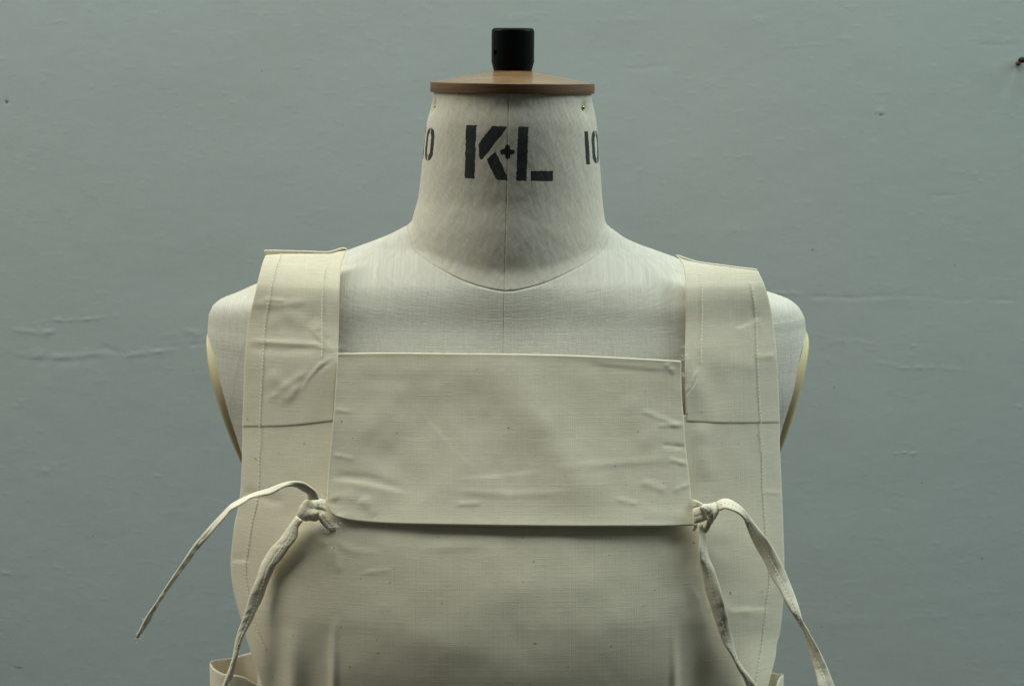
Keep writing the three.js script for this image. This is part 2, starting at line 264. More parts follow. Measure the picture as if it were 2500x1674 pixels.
const dF = pchip([[0.95, 0.118], [1.0, 0.149], [1.04, 0.1555], [1.072, 0.1525], [1.101, 0.1465], [1.125, 0.1388], [1.148, 0.1300], [1.171, 0.1192], [1.20, 0.1068], [1.225, 0.0966], [1.25, 0.0868], [pV.y - 0.02, pV.z + 0.0090], ...dTab.filter((q) => q[0] > pV.y - 0.002), [dTab.at(-1)[0] + 0.02, dTab.at(-1)[1] * 0.72]]);
const dB = pchip([[0.95, 0.10], [1.1, 0.11], [1.2, 0.105], [1.26, 0.085], [1.29, 0.062], [1.315, 0.038], [1.335, 0.02], [1.40, 0.001]]);
console.log('seam', pV.toArray().map((v) => v.toFixed(4)).join(), JSON.stringify(dTab.map((q) => q.map((v) => +v.toFixed(4)))), 'tips', tipL, tipR);
function rTorso(y, phi) {                                          // phi from +x (viewer's right) towards the viewer
  const c = Math.cos(phi), s = Math.sin(phi), w = Math.max(1e-4, half(y, c > 0)), d = Math.max(1e-4, s > 0 ? dF(y) - 0.035 * smooth(1.14, 1.05, y) : dB(y));
  let r = Math.pow(Math.pow(Math.abs(c) / w, TX) + Math.pow(Math.abs(s) / d, TX), -1 / TX);
  const arm = Math.abs((c > 0 ? armR(y) : armL(y)) - xc(y));
  if (y < (c > 0 ? tipR : tipL) && Math.abs(c) > 1e-3) r = Math.min(r, arm / Math.abs(c));
  return r;
}
function rNeck(y) { return neckHalf(y); }
const smax = (a, b, k) => { const h = clamp(0.5 + 0.5 * (a - b) / k, 0, 1); return lerp(b, a, h) + k * h * (1 - h); };
const rForm = (y, phi) => smax(rNeck(y), rTorso(y, phi), 0.013);      // the two flow into one another at the seam
const zBody = (x, y) => { const c = xc(y), w = half(y, x > c), a = Math.abs(x - c) / w; return a >= 1 ? -0.06 : dF(y) * Math.pow(1 - Math.pow(a, TX), 1 / TX); };

// ───────────────────────── dress form ─────────────────────────
const base = new THREE.Vector3(0, 0.9, 0);
const form = thing('dress_form', 'cream linen dress form with stencilled neck, wooden neck cap and black post, wearing the apron', 'dress form', base);
const phiSeam = (y) => Math.PI / 2 - Math.asin(clamp((seamX(y) - xc(y)) / (0.058 + 0.06 * smooth(1.29, 1.1, y)), -1, 1));
// angles: seam at the front, crowded round it and round the shoulders
function angleSet(side) {                                          // offsets from the front seam, 0 … ±PI
  const out = []; let a = 0; while (a < Math.PI) { out.push(a); a += a < 0.03 ? 0.0022 : a < 0.06 ? 0.006 : 0.0115; } out.push(Math.PI); return side > 0 ? out : out.map((q) => -q).reverse();
}
const gap = (d, w, k) => d < w ? -k * (1 - d / w) ** 2 : 0;
const seamY = new Map();
function ySeam(a0) {                                               // height where neck and torso meet, a0 from the front seam
  const k = a0.toFixed(5); if (seamY.has(k)) return seamY.get(k);
  let lo = at(1250, 760).y, hi = at(1250, 500).y; for (let i = 0; i < 40; i++) { const m = (lo + hi) / 2; if (rTorso(m, phiSeam(m) - a0) > rNeck(m)) lo = m; else hi = m; }
  seamY.set(k, lo); return lo;
}

// print on the neck: stencilled letters, in millimetres round the neck (s, from the seam; h, above the letters' foot)
const NECKR = neckHalf(at(1250, 400).y), printMap = (() => {
  const nx = 2048, ny = 1024, SW = 0.36, SH = 0.16, y0 = at(1250, 400).y - 0.09, cv = document.createElement('canvas'); cv.width = nx; cv.height = ny;
  const g = cv.getContext('2d'); g.fillStyle = '#fff'; g.fillRect(0, 0, nx, ny); g.fillStyle = '#000';
  const where = (px, py) => { const p = on(px, py, rFrontAt), c = neckC(p.y); return [(Math.asin(clamp((p.x - c) / neckHalf(p.y), -1, 1)) * NECKR / SW + 0.5) * nx, (1 - (p.y - y0) / SH) * ny]; };
  const poly = (pts) => { g.beginPath(); pts.forEach(([a, b], i) => { const [x, y] = where(950 + a / 3.267, b / 3.267); i ? g.lineTo(x, y) : g.moveTo(x, y); }); g.closePath(); g.fill(); };
  poly([[614, 997], [698, 997], [690, 1210], [681, 1423], [603, 1423], [608, 1210]]);
  poly([[824, 1003], [942, 1009], [932, 1032], [880, 1100], [800, 1200], [745, 1266], [726, 1273], [719, 1250], [714, 1145], [760, 1085]]);
  poly([[848, 1208], [812, 1240], [777, 1274], [815, 1350], [852, 1428], [866, 1436], [944, 1440], [940, 1405], [892, 1300]]);
  poly([[927, 1160], [943, 1150], [962, 1160], [965, 1188], [995, 1192], [1005, 1209], [997, 1227], [968, 1232], [963, 1262], [945, 1273], [928, 1262], [924, 1233], [893, 1230], [884, 1210], [893, 1192], [923, 1188]]);
  poly([[1030, 1009], [1110, 1012], [1104, 1230], [1096, 1443], [1014, 1440], [1020, 1230]]);
  poly([[1130, 1362], [1308, 1362], [1307, 1446], [1130, 1443]]);
  const deg = Math.PI / 180, ss = (d) => (d * deg * NECKR / SW + 0.5) * nx, hy = (py) => where(1240, py)[1];
  const ten = (d1, w1, d0, w0, top, bot) => {                        // figures ten: a bar, and a nought split by its bridges
    const yt = hy(top), yb = hy(bot), m = (yt + yb) / 2; g.beginPath(); g.rect(ss(d1) , yt, ss(d1 + w1) - ss(d1), yb - yt); g.fill();
    const x0 = ss(d0), x1 = ss(d0 + w0), xm = (x0 + x1) / 2, wd = x1 - x0, q = wd * 0.33, b = wd * 0.045, ht = yb - yt;
    for (const s of [-1, 1]) { const o = s < 0 ? x0 : x1; g.beginPath(); g.moveTo(xm + s * b, yt); g.quadraticCurveTo(o - s * wd * 0.08, yt, o, yt + ht * 0.24); g.lineTo(o, yb - ht * 0.24); g.quadraticCurveTo(o - s * wd * 0.08, yb, xm + s * b, yb); g.lineTo(xm + s * b, yb - ht * 0.17); g.quadraticCurveTo(o - s * q * 1.05, yb - ht * 0.2, o - s * q, yb - ht * 0.3); g.lineTo(o - s * q, yt + ht * 0.3); g.quadraticCurveTo(o - s * q * 1.05, yt + ht * 0.2, xm + s * b, yt + ht * 0.17); g.closePath(); g.fill(); }
  };
  ten(56, 5.2, 65.6, 17, 324, 406); ten(-87, 5, -76.8, 15.8, 316, 398);
  const im = g.getImageData(0, 0, nx, ny).data, data = new Uint8Array(nx * ny * 4), { tone, height, n, size } = linen.userData;
  for (let y = 0; y < ny; y++) for (let x = 0; x < nx; x++) {
    const X = x / nx * SW, Y = (1 - y / ny) * SH, side = x > nx / 2 ? 1 : -1, ca = Math.cos(0.55), sa = side * Math.sin(0.55), u = Math.floor(((X * ca + Y * sa) / size % 1 + 1) % 1 * n), v = Math.floor(((-X * sa + Y * ca) / size % 1 + 1) % 1 * n), k = v * n + u;
    const jx = Math.round(x + 1.8 * fbm(X * 700, Y * 700, 61, 2) + 2 * (height[k] - 0.5)), jy = Math.round(y + 1.8 * fbm(X * 700, Y * 700, 67, 2));
    let ink = 1 - im[(clamp(jy, 0, ny - 1) * nx + clamp(jx, 0, nx - 1)) * 4] / 255; ink *= clamp(0.99 - 0.10 * Math.max(0, fbm(X * 260, Y * 260, 63, 3)) + 0.25 * (height[k] - 0.4), 0, 1);
    const m = tone[k] * (1 + 0.02 * fbm(X * 50, Y * 50, 65, 3)), q = ((ny - 1 - y) * nx + x) * 4;
    data[q] = enc(lerp(LINEN[0] * 0.97 * m, 0.020, ink)); data[q + 1] = enc(lerp(LINEN[1] * 0.95 * m, 0.023, ink)); data[q + 2] = enc(lerp(LINEN[2] * 0.91 * m, 0.025, ink)); data[q + 3] = 255;
  }
  const t = texFrom(nx, ny, 4, data, true, 1 / SW, 1 / SH); t.offset.set(0.5, -y0 / SH); return t;
})();
const neckMats = [-1, 1].map((s) => { const m = linen.clone(); m.map = printMap; m.bumpMap = linen.bumpMap.clone(); m.bumpMap.rotation = s * 0.55; m.bumpMap.needsUpdate = true; m.bumpScale = 0.0001; return m; });
const tackP = on(1430, 263, rFrontAt), tackP2 = on(1055.5, 260, rFrontAt);
for (const side of [-1, 1]) {                                      // side < 0 is the viewer's left: larger phi
  const A = angleSet(side), vs = []; for (let i = 0; i <= 70; i++) vs.push(i / 70); for (const e of [0.978, 0.984, 0.989, 0.993, 0.9965]) vs.push(e); vs.sort((a, b) => a - b);
  const P = [], UV = [];
  for (const v of vs) { const row = [], ru = []; for (const a0 of A) {
    const y0 = yTop, ys = ySeam(a0), y = lerp(y0, ys, v), r0 = rNeck(y), phi = phiSeam(y) - a0;
    const toSeam = (y - ys), arc = Math.abs(a0) * r0;
    let r = rForm(y, phi) + gap(arc, 0.0010, 0.0005) + gap(toSeam, 0.0011, 0.0005);
    const p = new THREE.Vector3(neckC(y) + Math.cos(phi) * r, y, Math.sin(phi) * r);
    for (const t of [tackP, tackP2]) { const d = p.distanceTo(t); p.addScaledVector(new THREE.Vector3(Math.cos(phi), 0, Math.sin(phi)), -0.0022 * Math.exp(-((d / 0.0042) ** 2)) - 0.0006 * Math.exp(-((d / 0.012) ** 2))); }
    p.addScaledVector(new THREE.Vector3(Math.cos(phi), 0, Math.sin(phi)), 0.00025 * fbm(phi * 5, y * 60, 81, 3) + 0.00012 * fbm(phi * 30, y * 300, 83, 2));
    row.push(p); ru.push([(Math.PI / 2 - phi) * NECKR, y]);
  } P.push(row); UV.push(ru); }
  mesh('neck_panel', gridGeo(P.map((q) => q.slice().reverse()), UV.map((q) => q.slice().reverse()), base), neckMats[side < 0 ? 0 : 1], form);
  // torso panel: from the neck seam down, sampled evenly by length along the surface
  const Q = [], UQ = [], NV = 170;
  for (const a0 of A) {
    const ys = ySeam(a0), col = [], uq = [], ph = [], yEnd = 0.93;
    let len = 0; const samp = [];
    for (let i = 0; i <= 700; i++) { const y = lerp(ys, yEnd, (i / 700) ** 1.6), r = rForm(y, phiSeam(y) - a0); if (i) len += Math.hypot(r - samp[i - 1][1], y - samp[i - 1][0]); samp.push([y, r, len]); }
    let k = 0;
    for (let j = 0; j <= NV + 6; j++) {
      const t = j < 7 ? [0, 0.0003, 0.0007, 0.0011, 0.0016, 0.0022, 0.003][j] : lerp(0.004, len, (j - 7) / (NV - 1)); while (k < 699 && samp[k + 1][2] < t) k++;
      const f = clamp((t - samp[k][2]) / Math.max(1e-9, samp[k + 1][2] - samp[k][2]), 0, 1), y = lerp(samp[k][0], samp[k + 1][0], f);
      const phi = phiSeam(y) - a0;
      let r = rForm(y, phi); const arc = Math.abs(a0) * r;
      const isFront = Math.sin(phi) > 0.3;
      r += gap(arc, 0.0010, 0.0006) + gap(t, 0.0011, 0.0005) + 0.00012 * fbm(phi * 4, y * 40, 85, 3);
      const p = new THREE.Vector3((xc(y)) + Math.cos(phi) * r, y, Math.sin(phi) * r); col.push(p); uq.push([p.x + (isFront ? 0 : 0.31), p.y + p.z * (p.y > 1.27 ? 0.6 : 0)]);
    }
    Q.push(col); UQ.push(uq);
  }
  const T = Q[0].map((_, j) => Q.map((c) => c[j])), TU = UQ[0].map((_, j) => UQ.map((c) => c[j]));
  mesh('torso_panel', gridGeo(T.map((q) => q.slice().reverse()), TU.map((q) => q.slice().reverse()), base), linen, form);
}
// arm plates: domed cream discs closing the armholes
const plateMat = new THREE.MeshPhysicalMaterial({ color: new THREE.Color(0.66, 0.56, 0.33), roughness: 0.6, sheen: 0.1 });
for (const [inner, outer, dir] of [[armL, polyOf([[511, 795], [515, 830], [530, 902], [550, 965], [568, 1017], [604, 1117], [630, 1190]]), -1], [armR, polyOf([[1966, 800], [1965, 822], [1957, 864], [1933, 952], [1900, 1056], [1882, 1109], [1862, 1175]]), 1]]) {
  const y1 = at(1250, 792).y, y0 = at(1250, 1180).y, P = [], UV = [];
  for (let i = 0; i <= 60; i++) { const v = i / 60, y = lerp(y1, y0, v), e = Math.sqrt(Math.max(0, 1 - (2 * v - 1) ** 2)), xi = inner(y) - dir * 0.002, xo = outer(y), row = [], ru = [];
    for (let j = 0; j <= 40; j++) { const a = (j / 40 * 2 - 1), zz = Math.sin(a * Math.PI / 2) * 0.046 * Math.max(0.04, e), k = Math.pow(Math.max(0, 1 - Math.abs(a) ** 5), 0.5) ; row.push(new THREE.Vector3(lerp(xi, xo, k * Math.min(1, e * 2.2)), y, dir * -zz)); ru.push([zz, y]); } P.push(row); UV.push(ru); }
  mesh('arm_plate', gridGeo(P, UV, base), plateMat, form, 'smooth cream arm plate closing the armhole');
}
{ // wooden neck cap, black post
  const wood = (() => { const n = 512, d = new Uint8Array(n * n * 4); for (let y = 0; y < n; y++) for (let x = 0; x < n; x++) { const X = x / n * 0.13, Y = y / n * 0.13, g = fbm(X * 25 + 0.4 * vnoise(X * 20, Y * 20, 3), Y * 420 + 6 * fbm(X * 14, Y * 10, 4, 2), 15, 3), f = fbm(X * 120, Y * 2200, 19, 2), m = 1 + 0.55 * g + 0.22 * f, k = (y * n + x) * 4; d[k] = enc(clamp(0.26 * m, 0, 1)); d[k + 1] = enc(clamp(0.142 * m * (1 - 0.05 * g), 0, 1)); d[k + 2] = enc(clamp(0.055 * m, 0, 1)); d[k + 3] = 255; } return texFrom(n, n, 4, d, true, 1 / 0.13, 1 / 0.13); })();
  const woodMat = new THREE.MeshPhysicalMaterial({ map: wood, roughness: 0.5, clearcoat: 1.0, clearcoatRoughness: 0.2 });
  const c0 = at(1251, 227, 0), m = MM * 0.997, cap = new THREE.Vector2(), R = (r, y) => new THREE.Vector2(r * m, y * m);
  const turned = (pts) => { const lg = new THREE.LatheGeometry(pts, 160), lp = lg.attributes.position, lu = lg.attributes.uv; for (let i = 0; i < lu.count; i++) { const x = lp.getX(i), y = lp.getY(i), z = lp.getZ(i), rim = y < 24.6 * m && Math.hypot(x, z) > 190 * m; lu.setXY(i, rim ? Math.atan2(x, z) * 0.052 : x, rim ? y * 1.6 : z); } lg.rotateZ(-0.0115); lg.translate(c0.x - base.x, c0.y - base.y, 0); return lg; };
  const cone = mesh('neck_cap', turned([R(196.6, 24.6), R(195, 25.3), R(150, 34.5), R(100, 44), R(60, 51.3), R(44, 54), R(0, 54)]), woodMat, form, 'turned wooden neck cap with a low cone top');
  const shadedRimMat = woodMat.clone(); shadedRimMat.color = new THREE.Color(0.62, 0.55, 0.5); shadedRimMat.clearcoat = 0.15; shadedRimMat.roughness = 0.6;  // same wood, darkened: the rim's shade is put into its colour
  mesh('rim', turned([R(0, 0.5), R(196.5, 0.5), R(197.8, 1.2), R(198.3, 2.5), R(198.4, 12), R(198.2, 22.5), R(197.6, 23.8), R(196.6, 24.6)]), shadedRimMat, cone, 'rim of the wooden neck cap, shade put into its colour');
  const black = new THREE.MeshPhysicalMaterial({ color: new THREE.Color(0.004, 0.0062, 0.006), roughness: 0.36, specularIntensity: 0.14 });
  const pp = [R(0, 0), R(45.5, 0), R(46, 1), R(51, 20.5), R(51.5, 23), R(51.5, 94), R(50.6, 98), R(48.6, 101), R(45.5, 102.6), R(0, 102.8)];
  const pg = new THREE.LatheGeometry(pp, 128); const body = new Brush(pg, black);
  const hole = new THREE.CylinderGeometry(6.6 * m, 6.6 * m, 30 * m, 28); hole.rotateZ(Math.PI / 2); hole.rotateY(-(-Math.PI / 2 - 0.98) - Math.PI); hole.rotateY(0);
  const an = Math.PI / 2 + 0.98, hx = Math.cos(an) * 51 * m, hz = Math.sin(an) * 51 * m;
  const hc = new THREE.CylinderGeometry(6.6 * m, 6.6 * m, 34 * m, 28); hc.rotateX(Math.PI / 2); hc.lookAt(new THREE.Vector3(Math.cos(an), 0, Math.sin(an))); hc.translate(hx, 44 * m, hz);
  const cut = new Brush(hc, black); body.updateMatrixWorld(); cut.updateMatrixWorld(); const ev = new Evaluator(); ev.useGroups = false; const res = ev.evaluate(body, cut, SUBTRACTION).geometry;
  const put = (g) => { g.rotateZ(-0.006); g.translate(at(1251.8, 172, 0).x - base.x, at(1251.8, 173.5, 0).y - base.y, 0); return g; };
  const post = mesh('neck_post', put(res), black, form, 'black cylindrical post with a screw hole at its left');
  const sc = new THREE.CylinderGeometry(5.8 * m, 5.8 * m, 6 * m, 20); sc.rotateX(Math.PI / 2); sc.lookAt(new THREE.Vector3(Math.cos(an), 0, Math.sin(an))); sc.translate(hx * 0.72, 44 * m, hz * 0.72);
  mesh('set_screw', put(sc), new THREE.MeshStandardMaterial({ color: new THREE.Color(0.10, 0.05, 0.035), roughness: 0.5, metalness: 0.7 }), post, 'dull reddish set screw');
  const brass = new THREE.MeshStandardMaterial({ color: new THREE.Color(0.55, 0.40, 0.14), roughness: 0.22, metalness: 1 });
  for (const [t, k] of [[tackP, 0.0014], [tackP2, 0.0009]]) { const g = new THREE.SphereGeometry(k, 18, 14); const n = new THREE.Vector3(t.x - neckC(t.y), 0, t.z).normalize(); g.scale(1, 1, 0.6); g.lookAt(n); g.translate(t.x - base.x - n.x * 0.0016, t.y - base.y, t.z - n.z * 0.0016); mesh('brass_tack', g, brass, form, t === tackP ? 'shiny brass tack in a dimple' : 'brass tack at the left side of the neck'); }
}
// stitches that close the front seam below the neck and run along the neck seam
function stitchLine(points, pitch, len, rad, wob = 0) {            // world polyline -> merged little thread segments
  const c = new THREE.CatmullRomCurve3(points); c.arcLengthDivisions = 800; const L = c.getLength(), n = Math.floor(L / pitch), gs = [], r = rng(points.length * 31 + Math.round(L * 1e5));
  for (let i = 0; i < n; i++) { const a = c.getPointAt(clamp((i + 0.1) / n, 0, 1)), b = c.getPointAt(clamp((i + 0.1 + len / pitch) / n, 0, 1)), d = b.clone().sub(a), l = d.length(); if (l < 1e-5) continue;
    const g = new THREE.CylinderGeometry(rad, rad, l * 0.9, 6, 3), q = g.attributes.position; for (let k = 0; k < q.count; k++) { const t = q.getY(k) / (l * 0.9); const s = Math.sqrt(Math.max(0.1, 1 - 3.2 * t * t)); q.setX(k, q.getX(k) * s); q.setZ(k, q.getZ(k) * s); }
    g.applyQuaternion(new THREE.Quaternion().setFromUnitVectors(new THREE.Vector3(0, 1, 0), d.normalize())); const m = a.add(b).multiplyScalar(0.5); g.translate(m.x + wob * (r() - 0.5), m.y + wob * (r() - 0.5), m.z); gs.push(g); }
  const g = mergeGeometries(gs); g.computeVertexNormals(); return g;
}
function stitches(name, pts, Z, parent, origin, mat, pitch = 0.0022, len = 0.0019, rad = 0.00031, lift = 0.0010) {
  const c = curve(pts.map((p) => [p[0], p[1]])), w = []; const n = Math.max(8, pts.length * 6);
  for (let i = 0; i <= n; i++) { const p = c(i / n), q = on(p.x, p.y, Z), q1 = on(p.x + 4, p.y, Z).sub(q), q2 = on(p.x, p.y - 4, Z).sub(q); w.push(q.addScaledVector(q1.cross(q2).normalize(), lift)); }
  const g = stitchLine(w, pitch, len, rad, 0.00012); g.translate(-origin.x, -origin.y, -origin.z); const m = mesh(name, g, mat, parent); m.userData.kind = 'stuff'; return m;
}
stitches('stitching', [[1232, 716], [1231.5, 780], [1231, 858]], (x, y) => zBody(x, y) - 0.0011, form, base, darkThread, 0.0021, 0.0013, 0.0002, 0.0004);

// ───────────────────────── apron ─────────────────────────
const abase = new THREE.Vector3(0, 0.92, 0.1);
const apron = thing('apron', 'undyed calico apron with a tied bib flap, worn by the linen dress form', 'apron', abase);
const hollow = (px, py) => {                                       // below the bust the cloth falls in and stands in soft upright folds at its sides
  const k = smooth(1500, 1700, py), l = 813 - (py - 1674) * 0.03, r = 1650 + (py - 1674) * 0.02, d = (a, b) => Math.exp(-(((px - a) / b) ** 2));
  let z = -k * (0.0022 * d(l - 44, 38) + 0.0034 * d(r + 44, 38)) + k * (0.0016 * d(l + 1, 9) + 0.0020 * d(r - 1, 9));
  z += k * (0.0028 * d(712, 24) - 0.0016 * d(672, 24));
  z += smooth(1540, 1720, py) * 0.008 * smooth(1735, 1850, px);
  return z;
};
const zGarment = (x, y) => { const c = xc(y), w = 0.1985, a = Math.min(0.93, Math.abs(x - c) / w), n = 2.45; return Math.max(dF(y) * Math.pow(1 - Math.pow(a, n), 1 / n), 0) + 0.004; };
const panelCreases = creaseField([
  [[[745, 1290], [800, 1330], [812, 1400]], 0.5, 12], [[[812, 1330], [830, 1400]], 0.5, 9], [[[790, 1310], [860, 1345], [930, 1350]], 0.25, 9], [[[880, 1400], [960, 1390]], 0.18, 6],
  [[[1770, 1490], [1880, 1485]], 0.5, 8, 'step'], [[[1720, 1480], [1850, 1495]], 0.4, 10], [[[565, 1369], [612, 1372]], 0.5, 5, 'step'], [[[1700, 1300], [1740, 1330], [1800, 1345]], -0.4, 24], [[[1660, 1330], [1700, 1420], [1720, 1520]], -0.4, 28],
  [[[1860, 1200], [1908, 1205]], 0.3, 4], [[[820, 1500], [812, 1580], [808, 1690]], 0.4, 9], [[[1000, 1340], [1200, 1330]], 0.25, 14], [[[1100, 1450], [1500, 1430]], 0.5, 40], [[[930, 1560], [1300, 1600]], 0.6, 46], [[[640, 1420], [690, 1480], [700, 1560]], -0.4, 24],
  [[[590, 1195], [640, 1215], [700, 1230]], -0.5, 12], [[[1712, 1020], [1716, 1080], [1722, 1180]], 0.8, 22]]);
const stL = [[688, 621], [673, 662], [660, 719], [648, 795], [644, 864], [637.6, 979], [634, 1100], [631, 1210], [617, 1272], [607.6, 1334], [601, 1386], [607, 1444], [622, 1510], [651, 1587], [666, 1649], [668, 1690]];
const stR = [[1832, 690], [1844, 757], [1847, 845], [1853, 979], [1860, 1100], [1861, 1192], [1869, 1312], [1877, 1393], [1875.6, 1430], [1869, 1484], [1860, 1558], [1846, 1650], [1842, 1690]];
const stLi = [[796, 650], [789, 704], [786, 788], [787, 840], [786, 872]], stRi = [[1710, 668], [1714, 719], [1713.5, 788], [1711, 840], [1711, 887]];
const rumple = (px, py, s) => 0.0009 * fbm(px / 210, py / 260, s, 2) + 0.00022 * fbm(px / 60, py / 75, s + 3, 2);
const zPanel = (x, y, px, py) => zGarment(x, y) + hollow(px, py) + panelCreases(px, py) + rumple(px, py, 301);
const panelEdgeL = [[592, 1012], [591, 1100], [587, 1195], [580, 1246], [573, 1276], [565.5, 1338], [563, 1375], [569, 1437], [589, 1514], [611, 1587], [629.5, 1642], [655, 1730], [675, 1850], [690, 1990]];
const panelEdgeR = [[1903, 1012], [1904.5, 1100], [1908, 1173], [1913, 1301], [1915, 1386], [1911, 1484], [1903, 1550], [1896.5, 1573], [1894, 1600], [1884, 1642], [1862, 1730], [1845, 1850], [1835, 1990]];
{
  const F = coons([[592, 1012], [1240, 1012], [1903, 1012]], [[690, 1990], [1240, 1990], [1835, 1990]], panelEdgeL, panelEdgeR);
  mesh('front_panel', shell((u, v) => { const [px, py] = F(u, v); return on(px, py, zPanel); }, spaced(0.345, 0.0011), spaced(0.255, 0.0011), 0.345, 0.255, 0.0008, abase), calico, apron);
}
// shoulder straps: stand off the shoulder at the top, lie on the chest lower down
const strapTop = { L: pchip([[600, -0.006], [622, 0.000], [650, 0.0145], [690, 0.0275], [740, 0.0385], [800, 0.048], [860, 0.057], [960, 0.060], [1040, 0.05], [1200, 0.03]]), R: pchip([[610, -0.006], [640, 0.003], [665, 0.0155], [705, 0.0285], [760, 0.0405], [820, 0.050], [880, 0.058], [970, 0.060], [1050, 0.05], [1200, 0.03]]) };
const cL = creaseField([
  [[[823, 862], [772, 842], [700, 838], [600, 832]], 0.6, 6, 'ridge'], [[[600, 848], [690, 856], [780, 852]], -0.5, 11], [[[823, 866], [782, 890], [752, 925], [735, 960]], 0.38, 5], [[[806, 884], [770, 915]], -0.25, 5], [[[650, 905], [700, 950], [690, 1000]], 0.7, 18], [[[735, 930], [700, 985]], 0.6, 10], [[[640, 800], [700, 770], [760, 800]], 0.6, 18], [[[823, 862], [790, 835], [745, 790]], 0.4, 6], [[[640, 990], [700, 940], [760, 900]], 0.4, 9],
  [[[760, 780], [800, 830]], 0.7, 14], [[[600, 740], [680, 745], [760, 735]], 0.5, 10], [[[640, 730], [700, 735]], 0.4, 5], [[[600, 1110], [700, 1090], [800, 1120]], 0.5, 30], [[[592, 1190], [640, 1180]], 0.5, 10]]);
const cR = creaseField([
  [[[1700, 880], [1706, 960], [1712, 1060], [1720, 1150]], 1.3, 20], [[[1745, 880], [1752, 960], [1750, 1100]], -0.8, 22], [[[1676, 960], [1690, 930], [1705, 900]], 0.5, 4], [[[1790, 805], [1830, 790], [1862, 772]], 0.6, 9, 'step'], [[[1770, 880], [1850, 900]], 0.4, 18], [[[1840, 872], [1894, 868]], 0.5, 8], [[[1820, 1000], [1880, 1060]], 0.4, 20], [[[1850, 1205], [1908, 1203]], 0.5, 6, 'step'], [[[1770, 700], [1850, 720]], 0.5, 30]]);
const strapZ = (S, top, cr) => (x, y, px, py) => { const a = smax(zBody(x, y) + 0.0022, top(py), 0.008), g = zGarment(x, y) + 0.0005; return lerp(smax(a, g, 0.006), g, smooth(950, 1025, py)) + cr(px, py) * 0.7 * (1 - smooth(955, 1022, py)) + rumple(px, py, 301) * smooth(610, 680, py); };
const zStrapL = strapZ('L', strapTop.L, cL), zStrapR = strapZ('R', strapTop.R, cR);
const strapsDef = [
  [zStrapL, [[648.7, 623], [687, 620], [772, 619.3], [809, 618.7], [830, 613], [846, 611.5]], [[592.5, 1042], [700, 1040], [814, 1028]], [[648.7, 623], [641.5, 640], [632, 676], [622, 719], [606, 788], [598.6, 864], [593.6, 979], [592.5, 1042]], [[846, 611.5], [835, 644], [829, 709], [828, 765], [825.5, 857], [819, 960], [814, 1028]]],
  [zStrapR, [[1652, 625], [1668, 633], [1700, 641], [1750, 648.5], [1800, 655], [1851, 661.5]], [[1675, 1029], [1760, 1033], [1903, 1032]], [[1652, 625], [1666, 646], [1672.5, 681], [1674, 769], [1672.6, 849], [1672, 950], [1675, 1029]], [[1851, 661.5], [1866.5, 696], [1882, 753], [1895, 849], [1902, 979], [1903, 1032]]]];
const sideLabel = ['shoulder strap over the form\'s shoulder at the left of the photo', 'shoulder strap over the form\'s shoulder at the right of the photo'];
strapsDef.forEach(([Z, T, B, L, R], i) => {
  const F = coons(T, B, L, R), us = spaced(0.062, 0.0009), vs = spaced(0.115, 0.0009);
  const st = mesh('shoulder_strap', shell((u, v) => { const [px, py] = F(u, v); return on(px, py, Z); }, us, vs, 0.062, 0.115, 0.0008, abase), calico, apron, sideLabel[i]);
  // the strap's back half, seamed to the front at the top and running down behind the shoulder
  const top = i ? [[1650, 622], [1700, 638.5], [1750, 646], [1800, 652.5], [1850, 659]] : [[644.5, 611.5], [687, 612], [751.5, 614], [805, 614.5], [839, 606], [848, 611]], tc = curve(top);
  const gb = shell((u, v) => { const p = tc(u), q = at(p.x, p.y, i ? -0.0005 : -0.002), d = v * 0.10; q.z -= 0.002 * Math.sin(Math.min(1, v * 8) * 1.57) + d * 0.55 + 0.002 * vnoise(u * 4, v * 3, 55); q.y -= d * 0.85 * (0.15 + 0.85 * smooth(0, 0.35, v)) + (i ? 0 : 0.001) * 0; return q; }, spaced(0.055, 0.0016), spaced(0.10, 0.002), 0.055, 0.10, 0.0015, abase);
  mesh('strap_back', gb, calico, apron);
  void st;
});
// bib flap: hangs from the neckline, stands off the bust at its lower edge
const fCre = creaseField([
  [[[997, 967], [1060, 1040], [1126, 1112], [1181, 1162]], 0.2, 6, 'step'], [[[1160, 830], [1250, 945], [1330, 1050], [1400, 1150], [1475, 1290]], 2.3, 58], [[[890, 1050], [960, 1130], [1040, 1225]], -1.8, 50],
  [[[802, 1170], [860, 1176], [920, 1186], [1014, 1207]], 0.7, 7, 'step'], [[[806, 1160], [900, 1166], [990, 1196]], -0.6, 9], [[[1092, 1168], [1200, 1163], [1338, 1148]], 0.28, 6, 'step'], [[[1090, 1196], [1240, 1208], [1400, 1202]], 0.4, 9], [[[1110, 1232], [1180, 1228]], 0.5, 6], [[[1340, 1146], [1500, 1132], [1650, 1120]], 0.35, 10],
  [[[864, 926], [980, 930], [1115, 920]], -0.35, 16], [[[1421, 886], [1530, 898], [1644, 908]], -0.5, 8, 'step'], [[[1622, 886], [1640, 904], [1642, 916]], 0.8, 6], [[[1560, 1000], [1668, 1045]], 0.5, 6], [[[1610, 1086], [1682, 1094]], -0.7, 5], [[[1600, 1040], [1676, 1036]], 0.6, 5], [[[1628, 1120], [1682, 1135]], 0.7, 5], [[[1640, 1200], [1690, 1178]], 0.5, 6], [[[1500, 1218], [1560, 1232]], 0.5, 6], [[[1560, 1250], [1690, 1262]], 0.4, 14],
  [[[815, 1000], [860, 1006]], 0.5, 5], [[[810, 1110], [870, 1122]], 0.55, 6], [[[818, 1215], [824, 1240], [830, 1262]], -1.1, 14], [[[800, 1222], [850, 1212], [930, 1232]], 0.7, 16], [[[880, 1215], [920, 1260]], 0.9, 14], [[[1520, 960], [1600, 1100]], 0.6, 34], [[[1560, 1175], [1630, 1200]], 0.6, 9]]);
